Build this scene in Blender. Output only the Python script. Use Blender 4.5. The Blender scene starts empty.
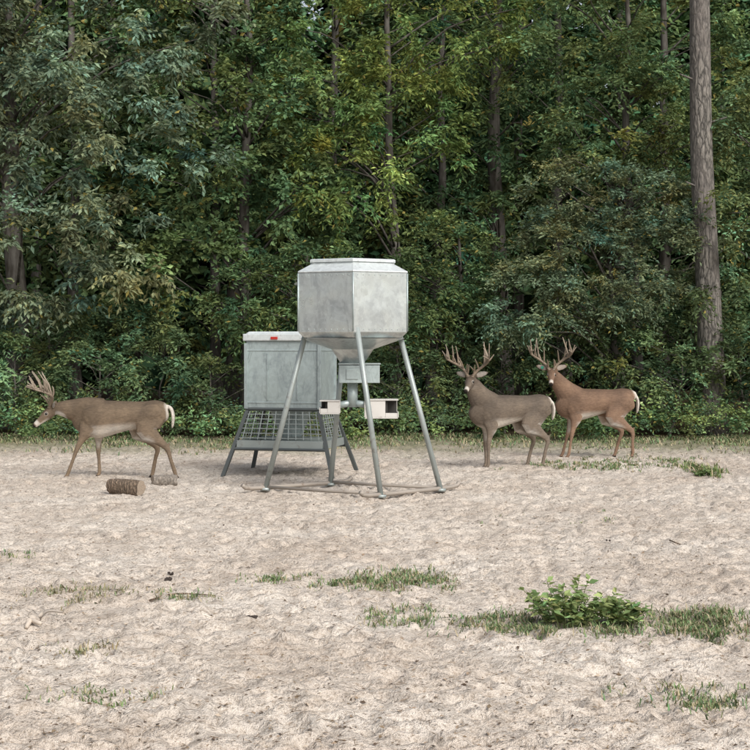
import bpy, math, random
import numpy as np
from mathutils import Vector, Matrix
rng=np.random.default_rng(11); random.seed(5)
S=bpy.context.scene
S.view_settings.view_transform='Standard'; S.view_settings.look='None'; S.view_settings.exposure=0
def link(o,parent=None):
    S.collection.objects.link(o)
    if parent: o.parent=parent
    return o
def empty(name,loc=(0,0,0),rz=0):
    e=bpy.data.objects.new(name,None); e.location=loc; e.rotation_euler=(0,0,rz); e.empty_display_size=.2
    return link(e)
# world position from bearing (750-unit frame), f=1500, eye 1.7
F=1500.;EYE=1.7;HZ=344.
def W(px,py,Y): return np.array([(px-375)/F*Y, Y, EYE+(HZ-py)/F*Y])
def G(px,py):
    Y=F*EYE/(py-HZ); return np.array([(px-375)/F*Y,Y,0.])

# ---------------- materials
def newmat(name):
    m=bpy.data.materials.new(name); m.use_nodes=True
    nt=m.node_tree; b=nt.nodes['Principled BSDF']; return m,nt,b
def ramp(nt,fac,stops):
    r=nt.nodes.new('ShaderNodeValToRGB'); e=r.color_ramp.elements
    while len(e)<len(stops): e.new(.5)
    for i,(p,c) in enumerate(stops):
        e[i].position=p; e[i].color=(*c,1) if len(c)==3 else c
    nt.links.new(fac,r.inputs[0]); return r
def mixc(nt,fac,a,b,mode='MIX'):
    n=nt.nodes.new('ShaderNodeMix'); n.data_type='RGBA'; n.blend_type=mode
    for sock,v in ((n.inputs[0],fac),(n.inputs[6],a),(n.inputs[7],b)):
        if hasattr(v,'links'): nt.links.new(v,sock)
        elif isinstance(v,(int,float)): sock.default_value=v
        else: sock.default_value=(*v,1)
    return n.outputs[2]
def noise(nt,scale,detail=4,rough=.6,vec=None,dist=0):
    n=nt.nodes.new('ShaderNodeTexNoise'); n.inputs['Scale'].default_value=scale; n.inputs['Detail'].default_value=detail
    n.inputs['Roughness'].default_value=rough; n.inputs['Distortion'].default_value=dist
    if vec is not None: nt.links.new(vec,n.inputs['Vector'])
    return n
def coords(nt,scale=(1,1,1)):
    tc=nt.nodes.new('ShaderNodeTexCoord'); mp=nt.nodes.new('ShaderNodeMapping'); mp.inputs['Scale'].default_value=scale
    nt.links.new(tc.outputs['Object'],mp.inputs['Vector']); return mp.outputs[0]
def bump(nt,b,h,strength,dist):
    n=nt.nodes.new('ShaderNodeBump'); n.inputs['Strength'].default_value=strength; n.inputs['Distance'].default_value=dist
    nt.links.new(h,n.inputs['Height']); nt.links.new(n.outputs[0],b.inputs['Normal'])

def mat_leaf(name,trans=.22):
    m,nt,b=newmat(name); nt.nodes.remove(b)
    a=nt.nodes.new('ShaderNodeAttribute'); a.attribute_name='col'
    d=nt.nodes.new('ShaderNodeBsdfDiffuse'); nt.links.new(a.outputs['Color'],d.inputs['Color'])
    if trans==0:
        nt.links.new(d.outputs[0],nt.nodes['Material Output'].inputs[0]); return m
    t=nt.nodes.new('ShaderNodeBsdfTranslucent')
    c=mixc(nt,1.0,a.outputs['Color'],(1.1,1.15,.7),'MULTIPLY'); nt.links.new(c,t.inputs['Color'])
    mx=nt.nodes.new('ShaderNodeMixShader'); mx.inputs[0].default_value=trans
    nt.links.new(d.outputs[0],mx.inputs[1]); nt.links.new(t.outputs[0],mx.inputs[2])
    nt.links.new(mx.outputs[0],nt.nodes['Material Output'].inputs[0]); return m
M_leaf=mat_leaf('leaf_foliage',.2); M_far=mat_leaf('deep_forest_foliage',0); M_grass=mat_leaf('grass_blade',0)
def mat_attr(name,rough=.8,spec=.2,nscale=0,nstr=.3,bdist=.004,bstr=.4,sc=(1,1,1)):
    m,nt,b=newmat(name)
    a=nt.nodes.new('ShaderNodeAttribute'); a.attribute_name='col'
    out=a.outputs['Color']
    if nscale:
        n=noise(nt,nscale,4,.65,coords(nt,sc)); r=ramp(nt,n.outputs[0],[(.3,(1-nstr,)*3),(.7,(1+nstr*.6,)*3)])
        out=mixc(nt,1.,out,r.outputs[0],'MULTIPLY'); bump(nt,b,n.outputs[0],bstr,bdist)
        n2=noise(nt,5,3,.6,coords(nt)); r2=ramp(nt,n2.outputs[0],[(.3,(.78,.78,.80)),(.7,(1.16,1.13,1.1))]); out=mixc(nt,1.,out,r2.outputs[0],'MULTIPLY')
    nt.links.new(out,b.inputs['Base Color']); b.inputs['Roughness'].default_value=rough; b.inputs['Specular IOR Level'].default_value=spec
    return m
M_fur=mat_attr('deer_fur',.9,.1,60,.26,.003,.35,(.35,1,1)); M_litter=mat_attr('dry_litter',.9,.1)
M_antler=mat_attr('antler',.55,.3,30,.2)
def mat_bark(name,c1,c2,sc=1.,dk=.35):
    m,nt,b=newmat(name); v=coords(nt,(9*sc,9*sc,2.4*sc))
    vo=nt.nodes.new('ShaderNodeTexVoronoi'); vo.feature='DISTANCE_TO_EDGE'; vo.inputs['Scale'].default_value=1.3
    n0=noise(nt,1.2,3,.6,v); va=nt.nodes.new('ShaderNodeVectorMath'); va.operation='ADD'; nt.links.new(v,va.inputs[0]); nt.links.new(n0.outputs['Color'],va.inputs[1]); nt.links.new(va.outputs[0],vo.inputs['Vector'])
    n=noise(nt,3,4,.7,v)
    r=ramp(nt,vo.outputs[0],[(.0,tuple(x*dk for x in c1)),(.16,c1)])
    r2=ramp(nt,n.outputs[0],[(.35,(.55,.55,.55)),(.65,(1.3,1.28,1.26))])
    c=mixc(nt,1.,r.outputs[0],r2.outputs[0],'MULTIPLY'); n3=noise(nt,.25,2,.5,v)
    rr=ramp(nt,n3.outputs[0],[(.45,(0,0,0)),(.65,(.7,.7,.7))]); c=mixc(nt,rr.outputs[0],c,mixc(nt,1.,c2,r2.outputs[0],'MULTIPLY'))
    nt.links.new(c,b.inputs['Base Color']); b.inputs['Roughness'].default_value=.9
    bump(nt,b,vo.outputs[0],.9,.05); return m
M_pine=mat_bark('pine_bark',(.20,.185,.165),(.135,.12,.11),1.,.22)
def mat_simplebark(name,c1,c2):
    m,nt,b=newmat(name); nt.nodes.remove(b); n=noise(nt,3,2,.6,coords(nt,(4,4,1))); r=ramp(nt,n.outputs[0],[(.3,c1),(.7,c2)])
    d=nt.nodes.new('ShaderNodeBsdfDiffuse'); nt.links.new(r.outputs[0],d.inputs[0]); nt.links.new(d.outputs[0],nt.nodes['Material Output'].inputs[0]); return m
M_bark=mat_simplebark('tree_bark',(.055,.048,.04),(.16,.15,.135))
def mat_galv(name,base=(.52,.55,.55),metal=.55,rough=.42,stain=.35):
    m,nt,b=newmat(name); v=coords(nt)
    vo=nt.nodes.new('ShaderNodeTexVoronoi'); vo.inputs['Scale'].default_value=24; nt.links.new(v,vo.inputs['Vector'])
    n=noise(nt,3.0,7,.7,coords(nt,(1,1,.6)),.8); nk=noise(nt,9,6,.75,coords(nt,(1,1,.25)),1.5)
    sp=ramp(nt,vo.outputs['Color'],[(.0,(.88,)*3),(1,(1.08,)*3)])
    st=ramp(nt,n.outputs[0],[(.34,(1-stain,1-stain,1-stain*.95)),(.50,(1,1,1)),(.7,(1.1,1.1,1.08))])
    sk_=ramp(nt,nk.outputs[0],[(.58,(1,1,1)),(.66,(.70,.70,.70)),(.72,(1,1,1))])
    c=mixc(nt,1.,base,sp.outputs[0],'MULTIPLY'); c=mixc(nt,1.,c,st.outputs[0],'MULTIPLY'); c=mixc(nt,1.,c,sk_.outputs[0],'MULTIPLY')
    nt.links.new(c,b.inputs['Base Color']); b.inputs['Metallic'].default_value=metal
    rr=ramp(nt,n.outputs[0],[(.3,(rough+.2,)*3),(.7,(rough-.08,)*3)]); nt.links.new(rr.outputs[0],b.inputs['Roughness'])
    bump(nt,b,noise(nt,1.6,2,.5,v).outputs[0],.4,.07); return m
M_galv=mat_galv('galvanised_steel',(.61,.655,.65),.8,.30,.30); M_galv2=mat_galv('weathered_galvanised_steel',(.39,.455,.455),.45,.45,.30)
M_roof=mat_galv('lit_lid_galvanised_steel',(.64,.68,.68),.35,.4,.18)  # lid steel paler than the drum: light on the top worked into the colour
def mat_paint(name,c,rough=.5,rust=.25,metal=0.):
    m,nt,b=newmat(name); n=noise(nt,9,5,.7,coords(nt))
    r=ramp(nt,n.outputs[0],[(.0,(0,0,0)),(.60,(0,0,0)),(.72,(rust,)*3)])
    n2=noise(nt,2.5,3,.5,coords(nt)); r2=ramp(nt,n2.outputs[0],[(.3,(.82,)*3),(.7,(1.12,)*3)])
    cc=mixc(nt,1.,c,r2.outputs[0],'MULTIPLY'); nt.links.new(mixc(nt,r.outputs[0],cc,(.13,.07,.04)),b.inputs['Base Color'])
    b.inputs['Roughness'].default_value=rough; b.inputs['Metallic'].default_value=metal; return m
M_leg=mat_paint('weathered_leg_paint',(.34,.38,.37),.45,.5,.3); M_dark=mat_paint('dark_frame_paint',(.075,.085,.085),.55,.4)
M_rail=mat_paint('skid_pipe_paint',(.33,.29,.25),.6,.9,.2); M_white=mat_paint('pale_trough_plastic',(.55,.53,.50),.5,.6)
M_black=mat_paint('painted_mouth_shade',(.03,.028,.025),.7,0); M_red=mat_paint('red_reflector',(.45,.03,.02),.3,0)  # near-black colour stands in for shade in the chute openings
M_eye=mat_paint('dark_eye',(.01,.008,.006),.1,0); M_tag=mat_paint('green_tag',(.03,.25,.16),.4,0)
M_wood=mat_bark('log_bark',(.24,.175,.125),(.16,.12,.085),2.5)
def mat_cut():
    m,nt,b=newmat('log_cut_face'); w=nt.nodes.new('ShaderNodeTexNoise'); w.inputs['Scale'].default_value=22
    r=ramp(nt,w.outputs[0],[(.3,(.22,.17,.13)),(.7,(.38,.31,.24))]); nt.links.new(r.outputs[0],b.inputs['Base Color']); b.inputs['Roughness'].default_value=.9; return m
M_cut=mat_cut(); M_pale=mat_paint('bleached_wood',(.50,.43,.36),.8,.8); M_clod=mat_paint('dark_clod',(.035,.025,.02),.9,0); M_grey=mat_bark('weathered_log_bark',(.33,.29,.25),(.25,.22,.19),2.5,.6)

# ---------------- mesh utils
def raw_mesh(name,V,T,mat,col=None,parent=None,smooth=False,k=3):
    V=np.asarray(V,np.float32).reshape(-1,3); T=np.asarray(T,np.int32).reshape(-1,k)
    me=bpy.data.meshes.new(name); me.vertices.add(len(V)); me.vertices.foreach_set('co',V.ravel())
    me.loops.add(T.size); me.loops.foreach_set('vertex_index',T.ravel())
    me.polygons.add(len(T)); me.polygons.foreach_set('loop_start',np.arange(0,T.size,k,dtype=np.int32))
    me.polygons.foreach_set('use_smooth',np.full(len(T),smooth,bool))
    me.update(calc_edges=True)
    if col is not None:
        a=me.attributes.new('col','FLOAT_COLOR','POINT'); c=np.ones((len(V),4),np.float32); c[:,:3]=col; a.data.foreach_set('color',c.ravel())
    me.materials.append(mat); o=bpy.data.objects.new(name,me); link(o,parent); return o
def nrm(a): return a/np.maximum(np.linalg.norm(a,axis=-1,keepdims=True),1e-9)
def catmull(P,n):
    P=np.asarray(P,float); Q=np.vstack([2*P[0]-P[1],P,2*P[-1]-P[-2]]); out=[]
    for i in range(1,len(Q)-2):
        for t in np.linspace(0,1,n,endpoint=False):
            a,b,c,d=Q[i-1],Q[i],Q[i+1],Q[i+2]
            out.append(.5*((2*b)+(-a+c)*t+(2*a-5*b+4*c-d)*t*t+(-a+3*b-3*c+d)*t**3))
    out.append(P[-1]); return np.array(out)
class Geo:
    def __init__(s): s.v=[];s.f=[];s.m=[];s.n=0
    def add(s,V,Fc,mi=0):
        s.v.extend([tuple(map(float,x)) for x in V]); s.f.extend([tuple(int(i)+s.n for i in f) for f in Fc]); s.m.extend([mi]*len(Fc)); s.n+=len(V)
    def tube(s,pts,r,seg=8,side=(0,1,0),mi=0,sub=0):
        pts=np.asarray(pts,float); r=np.asarray(r,float)
        if r.ndim==0: r=np.full(len(pts),float(r))
        if r.ndim==1: r=np.stack([r,r],1)
        if sub:
            A=catmull(np.hstack([pts,r]),sub); pts=A[:,:3]; r=np.maximum(A[:,3:],.002)
        T=nrm(np.gradient(pts,axis=0)); V=[]; side=np.asarray(side,float)
        for p,t,rr in zip(pts,T,r):
            sd=side-t*np.dot(side,t)
            if np.linalg.norm(sd)<.05: sd=np.array([1,0,0.])-t*t[0]
            sd=sd/np.linalg.norm(sd); up=np.cross(t,sd)
            for k in range(seg):
                a=2*math.pi*k/seg; V.append(p+sd*math.cos(a)*rr[0]+up*math.sin(a)*rr[1])
        n=len(pts); Fc=[]
        for i in range(n-1):
            for k in range(seg):
                k2=(k+1)%seg; Fc.append((i*seg+k,i*seg+k2,(i+1)*seg+k2,(i+1)*seg+k))
        Fc.append(tuple(range(seg-1,-1,-1))); Fc.append(tuple((n-1)*seg+k for k in range(seg)))
        s.add(V,Fc,mi)
    def box(s,c,sz,mi=0,rz=0,taper=1.):
        V=[]
        for z in(-1,1):
            k=1 if z<0 else taper
            for x,y in((-1,-1),(1,-1),(1,1),(-1,1)):
                X,Y=x*sz[0]/2*k,y*sz[1]/2*k
                V.append((c[0]+X*math.cos(rz)-Y*math.sin(rz),c[1]+X*math.sin(rz)+Y*math.cos(rz),c[2]+z*sz[2]/2))
        s.add(V,[(3,2,1,0),(4,5,6,7),(0,1,5,4),(1,2,6,5),(2,3,7,6),(3,0,4,7)],mi)
    def obj(s,name,mats,parent=None,smooth=False,bevel=0):
        me=bpy.data.meshes.new(name); me.from_pydata(s.v,[],s.f); me.update()
        for m in (mats if isinstance(mats,list) else [mats]): me.materials.append(m)
        me.polygons.foreach_set('material_index',np.array(s.m,np.int32))
        me.polygons.foreach_set('use_smooth',np.full(len(s.f),smooth,bool))
        o=bpy.data.objects.new(name,me); link(o,parent)
        if bevel:
            b=o.modifiers.new('b','BEVEL'); b.width=bevel; b.segments=2; b.limit_method='ANGLE'
        return o

# ---------------- ground
def build_ground():
    xs=np.concatenate([-np.geomspace(300,8.2,22),np.arange(-8,8.001,.036),np.geomspace(8.2,300,22)])
    ys=[6.0]
    while ys[-1]<27.5: ys.append(ys[-1]+.02+.0022*(ys[-1]-6))
    yd=np.array(ys); y=np.concatenate([-np.geomspace(60,.3,8),np.linspace(.5,5.8,20),yd,np.geomspace(28,400,30)])
    X,Y=np.meshgrid(xs,y); Z=np.zeros_like(X)
    def vn(sc,seed):
        r=np.random.default_rng(seed); g=r.random((256,256)); u=(X/sc)%255; v=(Y/sc)%255
        i=u.astype(int); j=v.astype(int); a=u-i; b=v-j; a=a*a*(3-2*a); b=b*b*(3-2*b); i2=(i+1)%256; j2=(j+1)%256
        return g[j,i]*(1-a)*(1-b)+g[j,i2]*a*(1-b)+g[j2,i]*(1-a)*b+g[j2,i2]*a*b-.5
    near=np.clip((28-Y)/2,0,1)*np.clip((9-np.abs(X))/1,0,1)*np.clip((Y-3)/2,0,1)
    Z+=near*(vn(1.7,1)*.03+vn(.42,2)*.022+vn(.16,3)*.034+vn(.085,4)*.018)
    n=20000; px=rng.uniform(-8,8,n); py=6+ (25.5-6)*rng.random(n)
    R=rng.uniform(.028,.058,n); D=rng.uniform(.016,.046,n); an=rng.uniform(0,math.pi,n)
    for k in range(n):
        i0,i1=np.searchsorted(xs,[px[k]-.15,px[k]+.15]); j0,j1=np.searchsorted(y,[py[k]-.15,py[k]+.15])
        dx=xs[i0:i1][None,:]-px[k]; dy=y[j0:j1][:,None]-py[k]; c,s=math.cos(an[k]),math.sin(an[k])
        u=(dx*c+dy*s)/1.35; v=-dx*s+dy*c; q=(u*u+v*v)/R[k]**2
        Z[j0:j1,i0:i1]+= D[k]*(-np.exp(-q*1.2)+.4*np.exp(-(np.sqrt(q)-1.5)**2*3))
    Z=np.clip(Z,-.075,.045)
    V=np.stack([X,Y,Z],-1).reshape(-1,3); nx,ny=len(xs),len(y)
    idx=np.arange(nx*ny).reshape(ny,nx); T=np.stack([idx[:-1,:-1],idx[:-1,1:],idx[1:,1:],idx[1:,:-1]],-1).reshape(-1,4)
    m,nt,b=newmat('sandy_soil'); v=coords(nt); nt.nodes.remove(b); b=nt.nodes.new('ShaderNodeBsdfDiffuse'); nt.links.new(b.outputs[0],nt.nodes['Material Output'].inputs[0])
    sep=nt.nodes.new('ShaderNodeSeparateXYZ'); nt.links.new(v,sep.inputs[0])
    nA=noise(nt,.7,2,.6,v); nB=noise(nt,5,3,.7,v); nC=noise(nt,42,3,.8,v); nD=noise(nt,16,4,.9,v)
    base=ramp(nt,nA.outputs[0],[(.32,(.54,.465,.395)),(.66,(.66,.595,.525))])
    b2=ramp(nt,nB.outputs[0],[(.3,(.78,.755,.73)),(.5,(1.0,1.0,1.0)),(.75,(1.1,1.1,1.1))])
    c=mixc(nt,1.,base.outputs[0],b2.outputs[0],'MULTIPLY')
    b3=ramp(nt,nC.outputs[0],[(.34,(.62,.59,.56)),(.52,(1.06,1.06,1.06))]); c=mixc(nt,1.,c,b3.outputs[0],'MULTIPLY')
    mr=nt.nodes.new('ShaderNodeMapRange'); mr.inputs[1].default_value=8; mr.inputs[2].default_value=15; mr.inputs[3].default_value=.6; mr.inputs[4].default_value=.25
    nt.links.new(sep.outputs[1],mr.inputs[0])
    fl=ramp(nt,nD.outputs[0],[(.55,(0,0,0)),(.64,(1,1,1))]); mu=nt.nodes.new('ShaderNodeMath'); mu.operation='MULTIPLY'; nt.links.new(fl.outputs[0],mu.inputs[0]); nt.links.new(mr.outputs[0],mu.inputs[1])
    c=mixc(nt,mu.outputs[0],c,(.33,.255,.19))
    ad=nt.nodes.new('ShaderNodeMath'); ad.operation='MULTIPLY_ADD'; nt.links.new(nA.outputs[0],ad.inputs[0]); ad.inputs[1].default_value=5.; nt.links.new(sep.outputs[1],ad.inputs[2])
    m1=nt.nodes.new('ShaderNodeMapRange'); m1.inputs[1].default_value=24.6; m1.inputs[2].default_value=27.6; nt.links.new(ad.outputs[0],m1.inputs[0])
    gcol=mixc(nt,nB.outputs[0],(.17,.18,.10),(.36,.32,.24)); c=mixc(nt,m1.outputs[0],c,gcol)
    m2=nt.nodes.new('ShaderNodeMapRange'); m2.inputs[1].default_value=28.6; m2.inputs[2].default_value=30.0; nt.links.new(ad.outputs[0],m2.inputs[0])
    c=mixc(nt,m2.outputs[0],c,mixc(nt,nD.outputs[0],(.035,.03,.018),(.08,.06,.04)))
    nt.links.new(c,b.inputs['Color'])
    bump(nt,b,nC.outputs[0],.9,.03)
    raw_mesh('ground',V,T,m,smooth=True,k=4)
    return xs,y,Z
GX,GY,GZ=build_ground()
def gz(x,y):
    i=np.clip(np.searchsorted(GX,x),0,len(GX)-1); j=np.clip(np.searchsorted(GY,y),0,len(GY)-1); return GZ[j,i]

# ---------------- foliage
FG=1.5
def leaf_obj(name,P,A,N,L,Wd,C,mat=M_leaf,parent=None):
    A=nrm(A); N=nrm(N-A*np.sum(A*N,-1,keepdims=True)); Sd=np.cross(A,N); L=L[:,None]; Wd=Wd[:,None]
    mid=P+A*L*.45
    V=np.stack([P,mid+Sd*Wd*.5+N*Wd*.15,P+A*L-N*L*.08,mid-Sd*Wd*.5+N*Wd*.15],1)
    n=len(P); i=np.arange(n)[:,None]*4; T=np.concatenate([i+[0,2,1],i+[0,3,2]],1).reshape(-1,3)
    return raw_mesh(name,V,T,mat,np.repeat(C,4,0),parent)
def sprays(C,R,nt_,nl,leaf,lw,col,droop=.25,up=.25,outward=None,vc=.28,vl=.16,flat=.6,hang=.3,yellow=.02,seed=None):
    K=len(C); D=rng.normal(size=(K,nt_,3)); D[...,2]*=.7
    D=nrm(D); D[...,2]+=up
    if outward is not None: D+=outward[:,None,:]*.6
    D=nrm(D); t=np.linspace(.15,1,nl)[None,None,:,None]; R_=R[:,None,None,None]
    tl=rng.uniform(.6,1.15,(K,nt_,1,1))
    P=C[:,None,None,:]+D[:,:,None,:]*R_*t*tl+rng.normal(size=(K,nt_,nl,3))*leaf*.22
    P[...,2]-= (droop*R_*t**2)[...,0]
    sd=nrm(np.cross(D,[0,0,1.]))[:,:,None,:]*np.where(np.arange(nl)%2,1,-1)[None,None,:,None]
    A=D[:,:,None,:]*.55+sd*.8+rng.normal(size=P.shape)*.35; A[...,2]-=hang
    N=np.zeros_like(P); N[...,2]=flat; N+=rng.normal(size=P.shape)*.5
    br=np.exp(rng.normal(0,vc,(K,1,1,1)))*np.exp(rng.normal(0,.14,(K,nt_,1,1)))*np.exp(rng.normal(0,vl,(K,nt_,nl,1)))
    hs=rng.normal(0,.10,(K,1,1,1))+rng.normal(0,.05,(K,nt_,nl,1))
    c=np.array(col)[None,None,None,:]*br*FG; c=c*np.concatenate([1+hs*1.2,np.ones_like(hs),1-hs],-1)
    yl=rng.random((K,nt_,nl,1))<yellow; c=np.where(yl,np.array([.26,.22,.07]),c)
    n=K*nt_*nl; return P.reshape(n,3),A.reshape(n,3),N.reshape(n,3),leaf*rng.uniform(.65,1.25,n),leaf*lw*rng.uniform(.8,1.2,n),np.clip(c.reshape(n,3),.005,.6)
def ell_pts(ells,n):
    w=np.array([(e[1][0]*e[1][1]*e[1][2])**.66 for e in ells]); idx=rng.choice(len(ells),n,p=w/w.sum())
    c=np.array([e[0] for e in ells])[idx]; r=np.array([e[1] for e in ells])[idx]
    d=nrm(rng.normal(size=(n,3))); d[:,1]=np.where(rng.random(n)<.35,-np.abs(d[:,1]),d[:,1]); q=rng.uniform(.45,1,n)[:,None]**.6
    return c+d*r*q,d
def tree(name,bx,by,h,tr,ells,ncl,col,leaf=.10,lw=.45,rc=.5,ntw=14,nl=13,mat=M_bark,lean=(0,0),limbs=40,lm=None,**k):
    e=empty(name,(0,0,0))
    ells=[(np.array(a,float),np.array(b,float)) for a,b in ells]
    C,d=ell_pts(ells,ncl); C[:,2]=np.maximum(C[:,2],.25)
    R=rc*rng.uniform(.6,1.25,ncl)
    leaf_obj('crown',*sprays(C,R,ntw,nl,leaf,lw,col,outward=d,**k),mat=lm or M_leaf,parent=e)
    g=Geo(); zz=np.linspace(-.1,h,9); wob=np.cumsum(rng.normal(0,.05,(9,2)),0)*(tr/.15)**.3; wob[0]=0
    tp=np.stack([bx+wob[:,0]+lean[0]*zz/h,by+wob[:,1]+lean[1]*zz/h,zz],1); rr=tr*np.linspace(1.15,.35,9); rr[0]*=1.25
    g.tube(tp,rr,10,sub=2)
    for c in C[:limbs]:
        dist=math.hypot(c[0]-bx,c[1]-by); z0=max(.3,min(h*.95,c[2]-dist*.55)); s=np.array([np.interp(z0,tp[:,2],tp[:,0]),np.interp(z0,tp[:,2],tp[:,1]),z0])
        m=(s+c)/2+np.array([0,0,.12*dist])+rng.normal(0,.12,3); r0=min(tr*.4,.012+.009*dist)
        g.tube([s,m,c],[r0,r0*.6,.006],5,sub=3)
    g.obj('trunk',mat,e,True); return e
E=lambda px,py,Y,rx,ry,rz:(W(px,py,Y),(rx,ry,rz))
cool=(.100,.130,.085); mid=(.075,.112,.050); bright=(.112,.155,.052); dark=(.055,.085,.040); grey=(.102,.130,.078)
tree('oak_tree',-7.3,30.2,9,.22,[E(50,130,29,2.6,1.4,1.4),E(40,250,28.6,2.2,1.1,1.2),E(150,190,29.4,1.5,1.1,1.7),E(-60,60,29.5,2.6,1.6,1.8),E(110,30,30,2.8,1.6,1.4),E(120,290,28.4,.9,.7,.6)],200,cool,leaf=.145,lw=.42,rc=.55,ntw=12,nl=12,hang=.55,vc=.28)
tree('sweetgum_tree',W(247,0,31.5)[0],31.5,9.5,.14,[E(240,110,31,1.9,1.2,1.6),E(285,210,30.5,1.5,1.1,1.4),E(220,10,31.5,2.2,1.4,1.3),E(190,260,30.2,1.1,.9,1.0)],130,mid,leaf=.13,lw=.6,rc=.5,ntw=12,nl=11)
tree('hickory_tree',W(395,0,31.2)[0],31.2,9.5,.13,[E(400,130,30.4,1.5,1.0,1.3),E(350,180,30,1.3,.9,1.3),E(430,30,30.8,2.1,1.2,1.5),E(320,90,31,1.0,1,1.4)],130,bright,leaf=.13,lw=.38,rc=.5,ntw=12,nl=11,hang=.5)
tree('water_oak_tree',W(505,0,33.5)[0],33.5,11,.2,[E(500,120,33,1.3,1.2,2),E(470,230,31.5,1.2,1,1.4),E(520,10,33.5,2.4,1.6,1.6)],90,dark,leaf=.14,lw=.38,ntw=11,nl=10)
tree('yaupon_tree',W(615,0,29)[0],29,4.6,.07,[E(600,265,28.4,1.9,1.0,1.15),E(535,300,28.0,1.0,.8,.7),E(660,245,28.8,1.1,.9,1.3),E(590,205,28.9,1.2,.9,.9)],190,grey,leaf=.088,lw=.42,rc=.42,ntw=14,nl=13,up=.4,vc=.2)
tree('elm_tree',W(640,0,31.3)[0],31.3,9.5,.12,[E(610,120,30.4,1.5,1.1,1.2),E(560,40,31,1.8,1.3,1.3),E(665,30,30.8,1.4,1.2,1.3),E(675,140,30.2,.9,.8,1.2)],120,(.095,.135,.062),leaf=.115,lw=.45,ntw=12,nl=11)
tree('elm_tree',W(765,0,29.8)[0],29.8,8.5,.12,[E(752,230,29.2,.8,.8,1.6),E(790,120,29.8,1.2,1,2.2),E(745,310,28.6,.7,.6,.8),E(724,205,27.8,.3,.25,.9),E(690,285,27.8,.35,.25,.3),E(735,120,28.6,.6,.5,.8)],125,(.095,.135,.068),leaf=.105,lw=.45,rc=.42,ntw=12,nl=11,droop=.6)
tree('privet_tree',W(455,0,29.6)[0],29.6,4.0,.07,[E(450,270,29.2,1.1,.8,1.2),E(410,300,28.8,.9,.7,.9)],80,mid,leaf=.10,lw=.42,rc=.42,ntw=12,nl=11)
tree('privet_tree',W(310,0,29.4)[0],29.4,3.6,.06,[E(320,285,29.2,1.2,.8,.9),E(260,300,28.9,.9,.7,.8)],70,(.066,.1,.045),leaf=.11,lw=.4,rc=.45,ntw=12,nl=11,droop=.5)
for sx in(-12.5,12.0):
    tree('oak_tree',sx,30.5,9.5,.2,[((sx,30,6.5),(2.6,1.8,3.2)),((sx+.8,29.3,3),(2.0,1.2,1.8))],90,mid,leaf=.22,lw=.45,rc=.65,ntw=9,nl=8,lm=M_far)
def pine(x,y,r,lean,h=19):
    e=empty('pine_tree'); g=Geo(); zz=np.linspace(-.1,h,12)
    tp=np.stack([x+lean*zz+.03*np.sin(zz*.9),y+0*zz,zz],1); rr=r*np.linspace(1.08,.4,12); rr[0]*=1.25; g.tube(tp,rr,20,sub=3)
    C=[]
    for i in range(40):
        z=rng.uniform(h*.62,h*1.02); a=rng.uniform(0,6.28); L=(h*1.08-z)*.42+.6; s=np.array([x+lean*z,y,z]); c=s+np.array([math.cos(a)*L,math.sin(a)*L,rng.uniform(0,.5)]); C.append(c)
        g.tube([s,(s+c)/2,c],[.05,.035,.012],5)
    for z,a in((4.6,2.6),(5.8,.4),(6.6,3.4)):
        s=np.array([x+lean*z,y,z]); c=s+np.array([math.cos(a)*.45,-.2,.12]); g.tube([s,c],[.03,.012],5)
    g.obj('trunk',M_pine,e,True); C=np.array(C)
    leaf_obj('needles',*sprays(C,np.full(len(C),.9),12,10,.28,.14,(.06,.10,.04)),mat=M_far,parent=e)
b=W(712,430,28.2); t=W(700,91,28.2); pine(b[0],28.2,.235,(t[0]-b[0])/(t[2]-b[2]))
shr=[(15,372,28.6),(95,385,28.3),(165,365,29),(215,395,28),(280,380,29.5),(350,372,29.5),(400,380,28.6),(440,372,29),(505,372,28.6),(560,350,28.9),(620,360,28.8),(668,370,28),(742,372,28.1),(690,330,30),(45,330,30),(130,335,30.5),(480,330,30),(-50,370,28.5),(800,360,28.5)]
for px,py,Y in shr:
    c=W(px,py,Y); e1=((c[0],Y,max(c[2],.7)),(rng.uniform(.7,1.1),.6,rng.uniform(.5,.85)))
    tree('understory_shrub',c[0],Y,1.5,.025,[e1],28,np.array([.064,.094,.046])*rng.uniform(.7,1.45),leaf=rng.uniform(.085,.12),lw=.42,rc=.38,ntw=11,nl=10,limbs=18,droop=.4)
for i in range(8):
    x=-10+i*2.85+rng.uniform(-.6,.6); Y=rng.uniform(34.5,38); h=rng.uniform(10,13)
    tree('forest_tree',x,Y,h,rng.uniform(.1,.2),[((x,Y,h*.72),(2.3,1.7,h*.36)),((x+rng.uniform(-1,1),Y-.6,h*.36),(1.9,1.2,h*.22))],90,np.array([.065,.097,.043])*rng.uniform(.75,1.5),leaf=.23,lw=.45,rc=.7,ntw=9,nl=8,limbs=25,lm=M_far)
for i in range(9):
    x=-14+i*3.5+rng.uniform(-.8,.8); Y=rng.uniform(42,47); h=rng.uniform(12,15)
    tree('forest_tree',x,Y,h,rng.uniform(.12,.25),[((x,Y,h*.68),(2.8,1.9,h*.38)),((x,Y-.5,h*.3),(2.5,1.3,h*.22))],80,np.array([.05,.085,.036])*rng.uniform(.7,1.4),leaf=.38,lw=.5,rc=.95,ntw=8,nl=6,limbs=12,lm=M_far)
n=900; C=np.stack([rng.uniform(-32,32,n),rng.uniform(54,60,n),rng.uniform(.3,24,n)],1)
leaf_obj('distant_forest',*sprays(C,np.full(n,1.6),8,5,1.5,.8,(.03,.052,.024)),mat=M_far)
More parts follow.
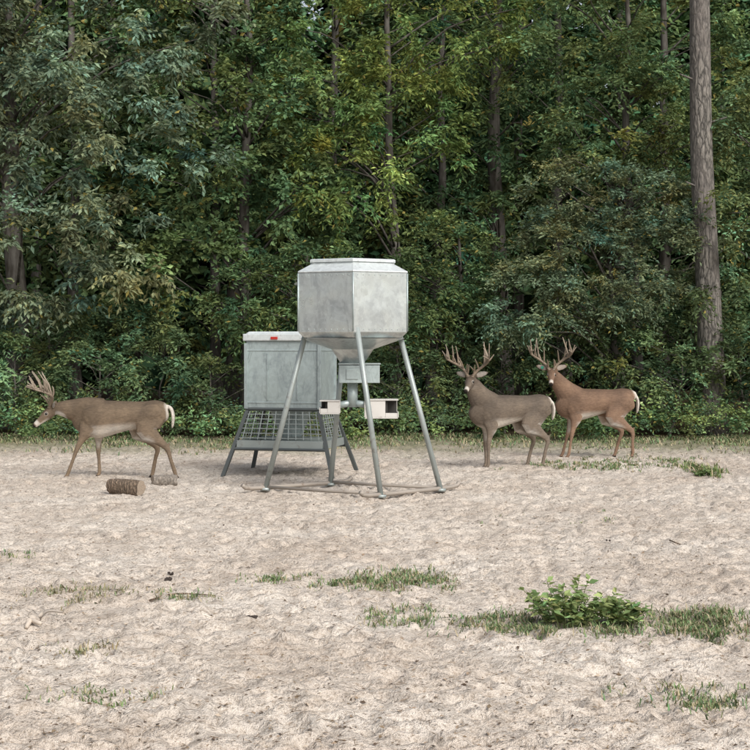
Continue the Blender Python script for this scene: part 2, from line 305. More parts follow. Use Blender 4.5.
def undergrowth():
    out=[]
    n=400; X=rng.uniform(-10,10,n); Y=26.0+rng.random(n)**.8*2.2+.5*np.sin(X*1.3)*.4; H=rng.uniform(.08,.36,n)+(Y-26)*.07
    C=np.stack([X,Y,H],1)
    for k,(col,lf) in enumerate([((.10,.145,.06),.07),((.075,.115,.05),.09),((.09,.125,.065),.06)]):
        s=slice(k*n//3,(k+1)*n//3); out.append(sprays(C[s],H[s]*1.0+.08,10,8,lf,.5,col,up=.5,droop=.2,vc=.35))
    A=[np.concatenate([o[i] for o in out]) for i in range(6)]; A[0][:,2]=np.maximum(A[0][:,2],.01)
    leaf_obj('undergrowth',*A)
undergrowth()

# ---------------- grass
def grass(X,Y,H,col,wd=.006,lean=.8):
    n=len(X); Z=gz(X,Y)-.004; a=rng.uniform(0,6.28,n); d=np.stack([np.cos(a),np.sin(a),0*a],1); s=np.stack([-np.sin(a),np.cos(a),0*a],1)
    l=lean*rng.uniform(.2,1.6,n)[:,None]; H=(H*rng.uniform(.4,1.25,n))[:,None]; w=wd*rng.uniform(.7,1.3,n)[:,None]
    B=np.stack([X,Y,Z],1); u=np.array([0,0,1.]); M=B+u*H*.6+d*H*l*.45; T=B+u*H*.8+d*H*l*1.2
    V=np.stack([B-s*w,B+s*w,M-s*w*.8,M+s*w*.8,T],1); i=np.arange(n)[:,None]*5
    Tt=np.concatenate([i+[0,1,3],i+[0,3,2],i+[2,3,4]],1).reshape(-1,3)
    c=np.array(col)[None]*np.exp(rng.normal(0,.25,(n,1)))*np.concatenate([1+rng.normal(0,.15,(n,1)),np.ones((n,2))],1)
    dry=rng.random((n,1))<.30; c=np.where(dry,np.array([.38,.32,.21]),c)
    return V,Tt,np.repeat(c,5,0)
parts=[]
def patch(px,py,wpx,hpx,n,h,col=(.15,.205,.095),wd=.0036):
    c=G(px,py); y0=G(px,py+hpx/2)[1]; y1=G(px,py-hpx/2)[1]; rx=wpx/2/F*c[1]; ry=(y1-y0)/2
    nt_=max(8,n//16); tx=rng.normal(0,.58,nt_); ty=rng.normal(0,.6,nt_); wt=rng.random(nt_)**2+.05; k=rng.choice(nt_,n,p=wt/wt.sum())
    X=c[0]+tx[k]*rx+rng.normal(0,.035,n); Y=(y0+y1)/2+ty[k]*ry+rng.normal(0,.06,n)
    parts.append(grass(X,Y,np.full(n,h),col,wd))
patch(395,583,90,16,2400,.05); patch(370,590,60,8,400,.04); patch(268,583,60,8,480,.035); patch(330,588,50,8,350,.035); patch(398,620,75,16,700,.042)
patch(80,598,90,16,550,.04,(.20,.20,.11)); patch(178,602,60,12,380,.04); patch(570,632,220,22,2000,.05); patch(700,627,120,26,2900,.055); patch(510,628,90,18,800,.045); patch(85,655,70,10,220,.04,(.20,.20,.11))
patch(600,468,120,9,1500,.06,wd=.006); patch(705,473,34,8,600,.10,(.13,.18,.07),.007); patch(660,462,90,5,700,.06,wd=.006); patch(12,560,30,8,130,.04); patch(700,700,160,24,700,.045); patch(90,700,120,16,250,.04); patch(520,520,200,20,160,.03)
n=44000; X=rng.uniform(-10,10,n); Y=22.9+rng.random(n)**.6*4.7+np.sin(X*.8+1)*.5; keep=(rng.random(n)<np.clip(.15+.75*np.sin(X*2.1+Y*1.7)*np.sin(X*.9-Y*2.3)+ (Y-24)*.2,0.02,1)); X,Y=X[keep],Y[keep]
parts.append(grass(X,Y,np.full(len(X),.075),(.16,.20,.10),.008))
V=np.concatenate([p[0].reshape(-1,3) for p in parts]); off=0; T=[]
for p in parts: T.append(p[1]+off); off+=p[0].reshape(-1,3).shape[0]
raw_mesh('grass',V,np.concatenate(T),M_grass,np.concatenate([p[2] for p in parts]))

# ---------------- litter on sand
def litter():
    n=13000; Y=6+rng.random(n)**1.7*19; X=rng.uniform(-1,1,n)*(Y*.27+.3); P=np.stack([X,Y,gz(X,Y)+.004],1)
    a=rng.uniform(0,6.28,n); A=np.stack([np.cos(a),np.sin(a),rng.normal(0,.2,n)],1); N=rng.normal(size=(n,3))*.4; N[:,2]+=1
    tw=rng.random(n)<.3; L=np.where(tw,rng.uniform(.02,.08,n),rng.uniform(.008,.034,n)); Wd=np.where(tw,.0035,L*.55)
    pal=np.array([(.20,.15,.10),(.28,.21,.15),(.11,.08,.06),(.45,.37,.29)]); C=pal[rng.integers(0,4,n)]
    leaf_obj('leaf_litter',P,A,N,L,Wd,C,M_litter)
litter()

# ---------------- weed plant near camera
def weed(name,px,py,wm,hm,ns,col,lf=.055):
    c=G(px,py); e=empty(name); P=[];A=[];N=[];L=[]; g=Geo()
    for i in range(ns):
        a=rng.uniform(0,6.28); r=rng.uniform(.1,1)**.7; hh=hm*rng.uniform(.45,1.15)*(1-.4*r); tip=c+np.array([math.cos(a)*r*wm/2,math.sin(a)*r*wm/2.6,hh]); s=c+np.array([math.cos(a)*r*wm*.2,math.sin(a)*r*wm*.15,0]); m=(s+tip)/2+np.array([0,0,.03])
        pts=catmull([s,m,tip],4); g.tube(pts,np.linspace(.004,.0015,len(pts)),4)
        for t in np.linspace(.25,1,9):
            k=t*(len(pts)-1); k0=min(int(k),len(pts)-2); p=pts[k0]+(pts[k0+1]-pts[k0])*(k-k0)
            for q in range(2):
                b=rng.uniform(0,6.28); P.append(p); A.append([math.cos(b),math.sin(b),rng.uniform(-.3,.7)]); N.append([rng.normal(0,.5),rng.normal(-.3,.5),1]); L.append(rng.uniform(.6,1.25)*lf)
    P,A,N,L=map(np.array,(P,A,N,L)); C=np.array(col)*np.exp(rng.normal(0,.28,(len(P),1)))*np.stack([1+rng.normal(0,.12,len(P)),np.ones(len(P)),np.ones(len(P))],1)
    leaf_obj('leaves',P,A,N,L,L*.5,C,M_leaf,e); g.obj('stems',M_stem,e)
M_stem=mat_paint('green_stem',(.14,.17,.07),.6,0)
weed('weed_plant',568,630,.60,.31,36,(.22,.285,.12),.06); weed('weed_plant',620,629,.42,.19,22,(.20,.26,.11)); weed('weed_plant',705,478,.35,.10,16,(.14,.19,.08))

# ---------------- small debris
def log(px,py,L,r,rz,mt,name='cut_log'):
    c=G(px,py); g=Geo(); seg=18; n=9; V=[];Fc=[]
    for i in range(n):
        t=i/(n-1)-.5
        for k in range(seg):
            a=6.283*k/seg; q=r*(1+.09*math.sin(3*a+i*.3)+rng.normal(0,.03))*(1 if 0<i<n-1 else .93); V.append((t*L+rng.normal(0,.005)*(i in(0,n-1)),math.cos(a)*q,math.sin(a)*q*.93))
    for i in range(n-1):
        for k in range(seg): k2=(k+1)%seg; Fc.append((i*seg+k,(i+1)*seg+k,(i+1)*seg+k2,i*seg+k2))
    g.add(V,Fc,0); g.add([V[k] for k in range(seg)]+[(-L/2,0,0)],[(k,(k+1)%seg,seg) for k in range(seg)],1); g.add([V[(n-1)*seg+k] for k in range(seg)]+[(L/2,0,0)],[((k+1)%seg,k,seg) for k in range(seg)],1)
    o=g.obj(name,[mt,M_cut],None,True); o.location=(c[0],c[1]+r,r*.9); o.rotation_euler=(0,.04,rz)
log(124,496,.40,.098,math.radians(-24),M_wood); log(163,487,.29,.075,math.radians(20),M_grey)
def stick(name,pts,r,mat):
    g=Geo(); g.tube(pts,r,7,sub=3); g.obj(name,mat,None,True)
def gp(px,py,z=.015): p=G(px,py); p[2]=z+float(gz(p[0],p[1])); return p
stick('broken_branch',[gp(25,631,.02),gp(30,627,.03),gp(36,622,.04),gp(41,619,.03)],[.012,.02,.018,.01],M_pale)
stick('broken_branch',[gp(27,622,.03),gp(31,628,.03),gp(40,630,.025)],[.01,.016,.01],M_pale)
stick('fallen_twig',[gp(34,622,.03),gp(46,617,.035),gp(62,616,.02)],[.012,.011,.006],M_rail)
stick('fallen_twig',[gp(145,602,.02),gp(175,600,.03),gp(215,601,.02)],[.006,.006,.003],M_wood)
stick('fallen_twig',[gp(670,545,.015),gp(700,547,.025),gp(742,541,.015)],[.006,.005,.003],M_wood)
stick('fallen_twig',[gp(470,640,.01),gp(520,645,.02),gp(556,640,.01)],[.005,.005,.003],M_wood)
for px,py,s in((157,586,.040),(166,586,.034),(251,622,.042),(169,574,.024),(498,522,.02),(610,545,.018)):
    p=gp(px,py,.02)
    for q in range(4):
        g=Geo() if q==0 else g; o_=p+[rng.normal(0,s*.5),rng.normal(0,s*.5),rng.uniform(0,.01)]; r_=s*rng.uniform(.35,.55); dd=nrm(rng.normal(size=3)*[1,1,.3])*r_
        g.tube([o_-dd*1.2,o_-dd*.5,o_+dd*.5,o_+dd*1.2],[r_*.3,r_*.8,r_*.75,r_*.25],8,sub=2)
    g.obj('dirt_clod',M_clod,None,True)

# ---------------- hopper feeder
def hopper_feeder():
    cx,cy=W(352.5,0,17.1)[0],17.1; e=empty('hopper_deer_feeder',(cx,cy,0)); R=.70; zt,zb=2.49,1.80
    rot=math.radians(-90+1.5); ring=lambda r,z:[(r*math.cos(rot+i*math.pi/3),r*math.sin(rot+i*math.pi/3),z) for i in range(6)]
    def loft(name,rs,mat,cap=(True,True),bev=.006):
        g=Geo(); V=[]; Fc=[]
        for r,z in rs: V+=ring(r,z)
        for i in range(len(rs)-1):
            for k in range(6): k2=(k+1)%6; Fc.append((i*6+k,i*6+k2,(i+1)*6+k2,(i+1)*6+k))
        if cap[0]: Fc.append((5,4,3,2,1,0))
        if cap[1]: m=(len(rs)-1)*6; Fc.append(tuple(m+k for k in range(6)))
        g.add(V,Fc); return g.obj(name,mat,e,False,bev)
    loft('hopper_drum',[(R-.07,zb-.03),(R,zb+.03),(R,zt)],M_galv)
    loft('shoulder',[(R+.008,zt+.002),(R+.008,zt+.018),(R*.76,zt+.105),(R*.76,zt+.118)],M_roof)
    loft('lid',[(R*.79,zt+.121),(R*.79,zt+.150),(R*.76,zt+.160)],M_roof,bev=.004)
    g=Geo()
    for i in (0,1,5):
        p=np.array(ring(R+.004,0)[i]); g.tube([p+[0,0,zb+.04],p+[0,0,zt-.005]],.009,6)
    for f,(i,j) in enumerate(((0,1),(5,0))):
        a=np.array(ring(R,0)[i]); b_=np.array(ring(R,0)[j]); nn=nrm((a+b_)/2)
        for z in (zb+.06,zt-.03):
            for u in np.linspace(.08,.92,9):
                q=a*(1-u)+b_*u+[0,0,z]; g.tube([q-nn*.004,q+nn*.005],[.008,.005],6,side=(0,0,1))
    g.obj('seams_and_rivets',M_galv2,e,True)
    g=Geo(); g.tube([(0,0,zb-.035),(0,0,1.64),(0,0,1.46)],[.60,.24,.12],24); g.obj('funnel',M_galv,e,False)
    g=Geo(); g.box((.08,-.02,1.36),(.46,.34,.20)); g.box((.08,-.02,1.475),(.48,.36,.018)); g.box((.0,-.195,1.36),(.14,.012,.12)); g.obj('timer_box',M_galv2,e,False,.008)
    g=Geo(); g.tube([(0,0,1.26),(0,0,.98)],.06,14); g.tube([(0,0,1.03),(-.18,-.02,1.0)],.04,10); g.tube([(0,0,1.03),(.2,-.02,1.0)],.04,10); g.obj('drop_tube',M_galv2,e,True)
    def chute(nm,x0,x1,z0,z1):
        g=Geo(); s=1 if x1>x0 else -1; y0,y1=-.16,.10; t=.012; xm=x0+(x1-x0)*.62
        g.box(((x0+xm)/2,y0,(z0+z1)/2),(abs(xm-x0),t,z1-z0)); g.box(((x0+x1)/2,y1,(z0+z1)/2),(abs(x1-x0),t,z1-z0))
        g.box(((x0+x1)/2,(y0+y1)/2,z0-.007),(abs(x1-x0)+.01,y1-y0+t,.012)); g.box(((x0+x1)/2,(y0+y1)/2,z1+.007),(abs(x1-x0)+.02,y1-y0+t+.02,.012))
        g.box((x0-s*.007,(y0+y1)/2,(z0+z1)/2),(.012,y1-y0+t,z1-z0)); g.box(((xm+x1)/2,y0,z0+.025),(abs(x1-xm)-.004,t,.05)); g.box((x1+s*.007,(y0+y1)/2,z0+.03),(.012,y1-y0+t,.06))
        g.obj(nm,M_white,e,False,.002); g=Geo(); g.box((xm+s*(.01),(y0+y1)/2+.01,(z0+z1)/2),(.03,y1-y0-.04,z1-z0-.01)); g.box(((xm+x1)/2,y1-.012,(z0+z1)/2),(abs(x1-xm)-.01,.01,z1-z0-.01)); g.obj(nm+'_mouth_shade',M_black,e)  # black boxes added in the mouth as painted shade
    chute('feed_chute_right',.15,.51,.87,1.06); chute('feed_chute_left',-.15,-.36,.92,1.05)
    tops=[W(307,338,17.0),W(345,338,17.65),W(357,338,16.45),W(398,338,17.15)]
    feet=[(-1.26,17.2),(-.53,17.8),(.065,16.4),(.75,17.1)]
    for i,(tp,ft) in enumerate(zip(tops,feet)):
        g=Geo(); a=np.array([tp[0]-cx,tp[1]-cy,1.88]); bb=np.array([ft[0]-cx,ft[1]-cy,.03])
        g.tube([bb,a],[.031,.031],12); g.tube([bb+[0,0,-.01],bb+[0,0,.02]],[.06,.06],12); g.obj('leg_%d'%(i+1),M_leg,e,True)
    for i,(p,q) in enumerate(((0,1),(2,3))):
        A=np.array([*feet[p],0])-[cx,cy,0]; B=np.array([*feet[q],0])-[cx,cy,0]; d=(B-A)/np.linalg.norm(B-A); s=A-d*.32; t=B+d*.32
        g=Geo(); g.tube([s+[0,0,.10],s+d*.12+[0,0,.055],(s+t)/2+[0,0,.05],t-d*.12+[0,0,.055],t+[0,0,.10]],[.025]*5,10,side=(0,0,1),sub=3); g.obj('skid_rail_%d'%(i+1),M_rail,e,True)
    g=Geo(); A=np.array([*feet[1],.06])-[cx,cy,0]; B=np.array([*feet[3],.06])-[cx,cy,0]; g.tube([A,(A+B)/2+[0,0,-.005],B],[.018]*3,8,side=(0,0,1))
    A=np.array([*feet[0],.06])-[cx,cy,0]; B=np.array([*feet[2],.06])-[cx,cy,0]; g.tube([A,(A+B)/2+[0,0,-.005],B],[.018]*3,8,side=(0,0,1)); g.obj('cross_pipes',M_rail,e,True)
hopper_feeder()

# ---------------- box feeder
def box_feeder():
    Y=19.5; e=empty('box_deer_feeder',(W(291,0,Y)[0],Y,0),math.radians(-14)); w,d=.98,.72
    g=Geo(); g.box((0,0,1.30),(w,d,.88)); g.obj('bin_body',M_galv2,e,False,.01)
    g=Geo()
    for z in (.95,1.62): g.box((0,0,z),(w+.014,d+.014,.02))
    for x in(-.2,.2): g.box((x,-d/2-.006,1.28),(.02,.012,.6))
    for s in(-1,1):
        for t in(-1,1): g.box((s*w/2,t*d/2,1.29),(.045,.045,.84))
    g.obj('bin_ribs',M_galv2,e,False,.003)
    g=Geo(); g.box((0,0,1.785),(w+.07,d+.07,.09)); g.box((0,0,1.845),(w+.02,d+.02,.03),taper=.92); g.obj('lid',M_roof,e,False,.01)
    g=Geo(); g.box((-.1,-d/2-.045,1.775),(.09,.02,.035)); g.obj('reflector',M_red,e,False,.004)
    g=Geo(); zt=.42; W2,D2=1.16,.95
    for s in(-1,1): g.box((0,s*D2/2,zt),(W2,.02,.10)); g.box((s*W2/2,0,zt),(.02,D2-.022,.10))
    g.box((0,0,zt-.045),(W2-.022,D2-.022,.01)); g.obj('tray',M_leg,e,False,.003)
    g=Geo(); g.tube([(0,0,.86),(0,0,.50)],[.28,.14],16); g.obj('inner_cone',M_galv2,e,False)
    g=Geo(); zs=np.linspace(.50,.80,6)
    def cor(z,s,t): k=(.84-z)/.42; return np.array([s*(w/2+(W2-w)/2*k),t*(d/2+(D2-d)/2*k),z])
    for z in zs:
        cs=[cor(z,-1,-1),cor(z,1,-1),cor(z,1,1),cor(z,-1,1)]
        for i in range(4): g.tube([cs[i],cs[(i+1)%4]],.006,5)
    for i,(s,t,s2,t2) in enumerate(((-1,-1,1,-1),(1,-1,1,1),(1,1,-1,1),(-1,1,-1,-1))):
        for u in np.linspace(.05,.95,11 if i%2==0 else 8):
            g.tube([cor(.48,s,t)*(1-u)+cor(.48,s2,t2)*u,cor(.84,s,t)*(1-u)+cor(.84,s2,t2)*u],.006,5)
    g.obj('wire_guard',M_leg,e)
    g=Geo()
    for s in(-1,1):
        for t in(-1,1): g.tube([cor(.88,s,t)*[.97,.97,1],np.array([s*.73,t*.60,0])],.032,4,side=(1,1,0))
    for t in(-1,1): g.tube([(-w/2,t*d/2,.865),(w/2,t*d/2,.865)],.022,4)
    for t in(-1,1): g.tube([(-W2/2-.02,t*(D2/2+.03),.36),(W2/2+.02,t*(D2/2+.03),.36)],.018,4)
    g.obj('stand_frame',M_dark,e)
box_feeder()

# ---------------- deer
def deer(loc,heading,neck,hdir,legs,coat,antler_s=1.,seed=1,tag=False,back=0,tilt=0.,scale=1.):
    import bmesh
    r_=np.random.default_rng(seed); e=empty('white_tailed_deer',loc,heading); e.scale=(scale,)*3; g=Geo()
    tx=[(-.60,.83,.05,.06),(-.565,.825,.10,.115),(-.46,.81,.145,.155),(-.30,.80,.145,.15),(-.10,.775,.165,.18),(.10,.75,.172,.212),(.25,.735,.165,.235),(.38,.75,.14,.22),(.47,.785,.105,.175),(.53,.82,.06,.10)]
    g.tube([(x,0,z+back*(.5 if a<.06 else 1)) for x,z,a,_ in tx],[(a,b) for _,_,a,b in tx],20,sub=3)
    g.tube([n[:3] for n in neck],[(n[3],n[4]) for n in neck],16,sub=4)
    hd=nrm(np.array(hdir,float)); fh=nrm(np.array([hd[0],hd[1],0])); sd=np.array([-fh[1],fh[0],0]); hu=np.cross(hd,sd); hu=hu if hu[2]>0 else -hu
    poll=np.array(neck[-1][:3]); h0=poll-hd*.03
    hs=[(0,.045,.05),(.05,.060,.066),(.12,.062,.068),(.18,.048,.056),(.25,.034,.042),(.31,.031,.035),(.345,.026,.028),(.355,.012,.014)]
    g.tube([h0+hd*t-hu*(.0+t*.04) for t,_,_ in hs],[(a,b) for _,a,b in hs],14,side=sd,sub=3)
    eart=[]
    for s in(-1,1):
        b0=h0+hd*.02+sd*s*.045+hu*.035; dr=nrm(sd*s*.95+np.array([0,0,.25])-fh*.25)
        pts=[b0,b0+dr*.05,b0+dr*.11,b0+dr*.165,b0+dr*.19]; fl=nrm(np.cross(dr,fh))
        g.tube(pts,[(.018,.014),(.040,.014),(.042,.012),(.024,.011),(.006,.008)],10,side=fl,sub=2); eart.append((b0,dr))
    for L in legs:
        pts=[np.array(p,float) for p in L['p']]; fr=L['front']
        if fr: rad=[(.055,.13),(.055,.095),(.034,.046),(.026,.031),(.0185,.021),(.021,.024),(.019,.022),(.025,.034)]
        else: rad=[(.075,.16),(.072,.14),(.042,.068),(.025,.038),(.020,.025),(.022,.026),(.019,.022),(.025,.034)]
        a,b,c,d,t=pts
        g.tube([a,b,b+(c-b)*.5,c,c+(d-c)*.45,d,d+(t-d)*.5,t+np.array([0,0,.012])],rad,12,sub=3)
        g.tube([d+(t-d)*.4,t+np.array([.012,0,.018]),t+np.array([.035,0,.012])],[(.02,.022),(.028,.02),(.018,.012)],8)
        if not fr: g.tube([c+[.01,0,.0],c+[-.02,0,.035],c+[-.03,0,.07]],[(.018,.018),(.013,.015),(.006,.008)],8,sub=2)
    for s in(-1,1): 
        g.tube([(-.52,s*.06,.70),(-.44,s*.085,.79),(-.30,s*.085,.74),(-.22,s*.08,.66)],[(.05,.09),(.085,.15),(.07,.14),(.04,.06)],12,sub=3)
        g.tube([(.22,s*.09,.66),(.31,s*.10,.74),(.37,s*.085,.86)],[(.05,.10),(.065,.14),(.05,.09)],12,sub=3)
    tb=np.array([-.585,0,.89+back*.6]); g.tube([tb,tb+[-.05,0,-.03],tb+[-.075,0,-.12],tb+[-.07,0,-.22],tb+[-.06,0,-.27]],[(.03,.022),(.042,.022),(.05,.022),(.036,.018),(.01,.01)],10,sub=3)
    me=bpy.data.meshes.new('tmp'); me.from_pydata(g.v,[],g.f); me.update()
    bm=bmesh.new(); bm.from_mesh(me); bmesh.ops.recalc_face_normals(bm,faces=bm.faces); bm.to_mesh(me); bm.free()
    o=bpy.data.objects.new('tmp',me); link(o); m=o.modifiers.new('r','REMESH'); m.mode='VOXEL'; m.voxel_size=.0088
    m=o.modifiers.new('s','SMOOTH'); m.factor=.5; m.iterations=6
    dg=bpy.context.evaluated_depsgraph_get(); me2=bpy.data.meshes.new_from_object(o.evaluated_get(dg)); bpy.data.objects.remove(o)
    n=len(me2.vertices); P=np.empty(n*3); me2.vertices.foreach_get('co',P); P=P.reshape(-1,3); N=np.array([v.normal[:] for v in me2.vertices])
    def ss(x,a,b): t=np.clip((x-a)/(b-a),0,1); return (t*t*(3-2*t))[:,None]
    coat=np.array(coat); white=np.array([.60,.56,.50]); C=np.tile(coat,(n,1))
    C=C*(1-.30*ss(N[:,2],.3,1.)); C=C*(1+.22*ss(-P[:,2],-.80,-.55)) 
    C=C*(1-.25*ss(P[:,0],.18,.32)*ss(-np.abs(P[:,2]-.8),-.25,-.05)*ss(-P[:,0],-.62,-.45))
    th=(P-h0)@hd; hl=np.linalg.norm(P-h0-th[:,None]*hd,axis=1); ishead=(th>-.02)&(hl<.10)&(th<.4)
    w=ss(-N[:,2],.1,.6)*ss(-P[:,2],-.72,-.62)*ss(P[:,0],-.50,-.42)*ss(-P[:,0],-.36,-.26)*ss(P[:,2],.42,.5); C=C*(1-w)+white*w
    w=ss(-P[:,0],.54,.60)*ss(P[:,2],.48,.6)*ss(-np.abs(P[:,1]),-.10,-.06)*ss(-N[:,0],-.2,.4)*ss(-P[:,0],-.66,-.62)*.9; C=C*(1-w)+white*w
    tl=((P[:,0]<-.61)&(P[:,2]>.5)&(P[:,2]<.90+back)).astype(float); w=tl[:,None]*np.maximum(ss(np.abs(P[:,1]),.026,.042),ss(N[:,0],.0,.3)); C=C*(1-w)+white*1.05*w
    w=ss(-P[:,0],.26,.36)*ss(P[:,2],.38,.46)*ss(-P[:,2],-.70,-.6)*ss(-np.abs(P[:,1]),-.09,-.06); C=C*(1-w)+white*w
    w=ss(P[:,0],.15,.25)*ss(P[:,2],.34,.42)*ss(-P[:,2],-.62,-.54)*ss(-np.abs(P[:,1]),-.095,-.07); C=C*(1-w*.7)+white*w*.7
    hn=(np.linalg.norm(P-(h0+hd*.02-hu*.12),axis=1)); w=ss(-hn,-.12,-.07)*ss(-N[:,2]+(N@fh)*.6,.2,.7); C=C*(1-w)+white*w
    hm=ishead.astype(float)[:,None]
    w=hm*ss(th,.255,.28)*ss(-th,-.325,-.31); C=C*(1-w)+white*.85*w
    w=hm*ss(th,.12,.2)*ss(-(N@hu),.3,.7)*.9; C=C*(1-w)+white*w
    w=hm*ss(th,.325,.335); C=C*(1-w)+np.array([.02,.017,.015])*w
    w=hm*ss(N@hu,.3,.8)*ss(-th,-.2,-.1)*.35; C=C*(1-w)+np.array([.09,.055,.035])*w
    for s in(-1,1):
        ey=h0+hd*.135+sd*s*.058+hu*.015; dd=np.linalg.norm(P-ey,axis=1); w=ss(-dd,-.032,-.02)*.45; C=C*(1-w)+white*w
        b0,dr=eart[(s+1)//2]; q=P-b0; tt=q@dr; msk=((tt>.035)&(tt<.2)&(np.linalg.norm(q-tt[:,None]*dr,axis=1)<.05)).astype(float)
        w=msk[:,None]*ss(N@fh,.1,.5)*ss(-tt,-.175,-.15)*.55; C=C*(1-w)+white*.8*w
    w=ss(-P[:,2],-.045,-.03); C=C*(1-w)+np.array([.025,.02,.018])*w
    a=me2.attributes.new('col','FLOAT_COLOR','POINT'); cc=np.ones((n,4),np.float32); cc[:,:3]=np.clip(C,0,1); a.data.foreach_set('color',cc.ravel())
    me2.materials.clear(); me2.materials.append(M_fur); me2.polygons.foreach_set('use_smooth',np.ones(len(me2.polygons),bool)); me2.name='body'
    bo=bpy.data.objects.new('body',me2); link(bo,e)
    g=Geo()
    for s in(-1,1):
        ey=h0+hd*.135+sd*s*.055+hu*.012; g.tube([ey-sd*s*.014,ey-sd*s*.006,ey+sd*s*.008,ey+sd*s*.013],[.004,.016,.014,.004],10,side=hd,sub=2)
    g.obj('eyes',M_eye,e,True)
    g=Geo(); ah=antler_s; up=nrm(np.array([0,0,1.])+hu*.4+fh*tilt)
    for s in(-1,1):
        o0=h0+hd*.055+hu*.05+sd*s*.03; fr=lambda f,l,u:o0+(fh*f+sd*s*l+up*u)*ah
        beam=catmull([fr(0,0,0),fr(-.05,.06,.08),fr(-.07,.15,.15),fr(-.01,.225,.20),fr(.10,.26,.24),fr(.20,.22,.28)],5); n_=len(beam)
        g.tube(beam,np.linspace(.021,.008,n_)*1.05,8)
        for t,L,df,dl in((.06,.16,.25,.0),(.14,.12,.5,-.2),(.24,.20,.3,.0),(.40,.28,.05,.02),(.56,.27,-.05,.02),(.70,.23,.0,-.08),(.87,.15,.05,-.15),(.34,.13,-.5,.4),(.48,.16,.5,.2),(.64,.13,-.3,.6),(.80,.12,.4,.5)):
            b0=beam[int(t*(n_-1))]; L*=ah*r_.uniform(.85,1.15); dr=nrm(up+fh*(df+r_.normal(0,.16))+sd*s*(dl+r_.normal(0,.17))); cur=fh*.12*L
            g.tube([b0-dr*.005,b0+dr*L*.5-cur*.3,b0+dr*L+cur],[.0125,.0105,.0035],6,sub=2)
        g.tube([o0-up*.02,o0+up*.012],[.026,.026],8)
    ao=g.obj('antlers',M_antler,e,True); nv=len(ao.data.vertices); a=ao.data.attributes.new('col','FLOAT_COLOR','POINT'); zz=np.array([v.co.z for v in ao.data.vertices]); k=((zz-zz.min())/(np.ptp(zz)))[:,None]
    c=np.ones((nv,4),np.float32); c[:,:3]=np.array([.18,.135,.095])*(1-k)+np.array([.33,.28,.22])*k; a.data.foreach_set('color',c.ravel())
    if tag:
        b0,dr=eart[0]; g=Geo(); p=b0+dr*.09+fh*.02; g.tube([p,p+fh*.006],[.022,.022],10,side=sd); g.obj('ear_tag',M_tag,e)
fl=lambda x0,z0,x1,z1,x2,z2,x3,z3,x4,y,fr:dict(front=fr,p=[(x0,y*.75,z0),(x1,y,z1),(x2,y,z2),(x3,y*.95,z3),(x4,y*.95,0)])
p=G(119,479)
deer(p,math.radians(180),[(.22,0,.79,.13,.20),(.40,0,.825,.12,.18),(.56,0,.845,.09,.135),(.70,0,.86,.068,.095),(.80,0,.855,.05,.06)],(.76,.15,-.62),
 [fl(.34,.76,.38,.60,.50,.37,.60,.10,.64,.10,True),fl(.32,.76,.27,.58,.275,.34,.26,.09,.28,-.10,True),
  fl(-.42,.77,-.36,.60,-.60,.38,-.69,.10,-.72,.11,False),fl(-.38,.77,-.22,.60,-.45,.37,-.40,.10,-.38,-.11,False)],(.165,.125,.088),.98,seed=3,tilt=.15,scale=1.03)
p=G(509,469)
a=math.radians(50)
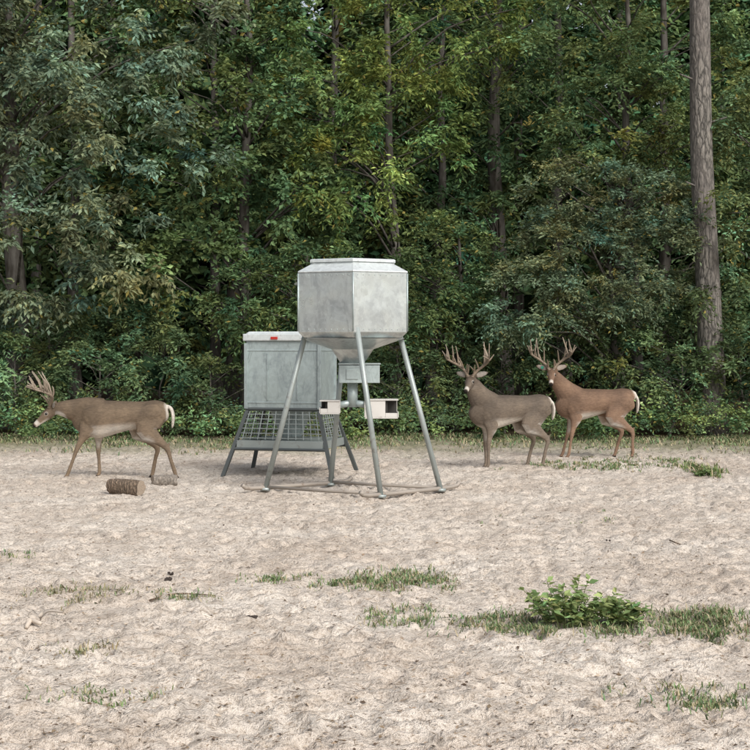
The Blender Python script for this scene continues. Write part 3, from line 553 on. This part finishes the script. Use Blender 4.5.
deer(p,math.radians(200),[(.22,0,.80,.13,.20),(.37,0,.90,.125,.185),(.47,.01,1.02,.10,.145),(.53,.03,1.13,.078,.105),(.57,.05,1.21,.055,.065)],(math.cos(a)*.85,math.sin(a)*.85,-.5),
 [fl(.34,.76,.30,.58,.34,.34,.34,.09,.37,.10,True),fl(.33,.76,.28,.58,.30,.34,.29,.09,.31,-.10,True),
  fl(-.40,.78,-.27,.60,-.52,.38,-.46,.10,-.43,.11,False),fl(-.38,.78,-.22,.60,-.42,.38,-.34,.10,-.31,-.11,False)],(.145,.118,.093),.97,seed=8,back=.03,scale=1.02)
p=G(594,459)
a=math.radians(72)
deer(p,math.radians(190),[(.22,0,.82,.13,.20),(.37,0,.92,.12,.18),(.49,.01,1.05,.092,.135),(.59,.04,1.17,.072,.10),(.65,.06,1.26,.055,.065)],(math.cos(a)*.82,math.sin(a)*.82,-.57),
 [fl(.34,.78,.30,.60,.36,.35,.40,.09,.44,.10,True),fl(.33,.78,.29,.60,.36,.35,.43,.09,.47,-.10,True),
  fl(-.40,.80,-.27,.61,-.54,.39,-.55,.10,-.53,.11,False),fl(-.38,.80,-.22,.61,-.46,.39,-.37,.10,-.34,-.11,False)],(.19,.125,.087),1.0,seed=12,tag=True,back=.05,scale=1.03)

# ---------------- light, world, camera
el,az=math.radians(42),math.radians(32)
sx,sy,sz=math.cos(el)*math.sin(az),-math.cos(el)*math.cos(az),math.sin(el)
L=bpy.data.lights.new('sun','SUN'); L.energy=2.7; L.angle=math.radians(32); L.color=(1,.98,.94); so=bpy.data.objects.new('sun',L); link(so)
so.rotation_euler=Vector((sx,sy,sz)).to_track_quat('Z','Y').to_euler()
w=bpy.data.worlds.new('World'); S.world=w; w.use_nodes=True; nt=w.node_tree; bg=nt.nodes['Background']
sk=nt.nodes.new('ShaderNodeTexSky'); sk.sky_type='NISHITA'; sk.sun_disc=False; sk.sun_elevation=el; sk.sun_rotation=math.atan2(sx,sy); sk.dust_density=4; sk.air_density=1.2
hs=nt.nodes.new('ShaderNodeHueSaturation'); hs.inputs['Saturation'].default_value=.45; nt.links.new(sk.outputs[0],hs.inputs['Color']); nt.links.new(hs.outputs[0],bg.inputs['Color']); bg.inputs['Strength'].default_value=.15
cd=bpy.data.cameras.new('camera'); cam=bpy.data.objects.new('camera',cd); link(cam); cam.location=(0,0,EYE); cam.rotation_euler=(math.radians(90)-math.atan(31/F),0,0)
cd.lens=72; cd.sensor_width=36; cd.clip_end=1000; cd.clip_start=.1; S.camera=cam
print('faces',sum(len(o.data.polygons) for o in S.objects if o.type=='MESH'))
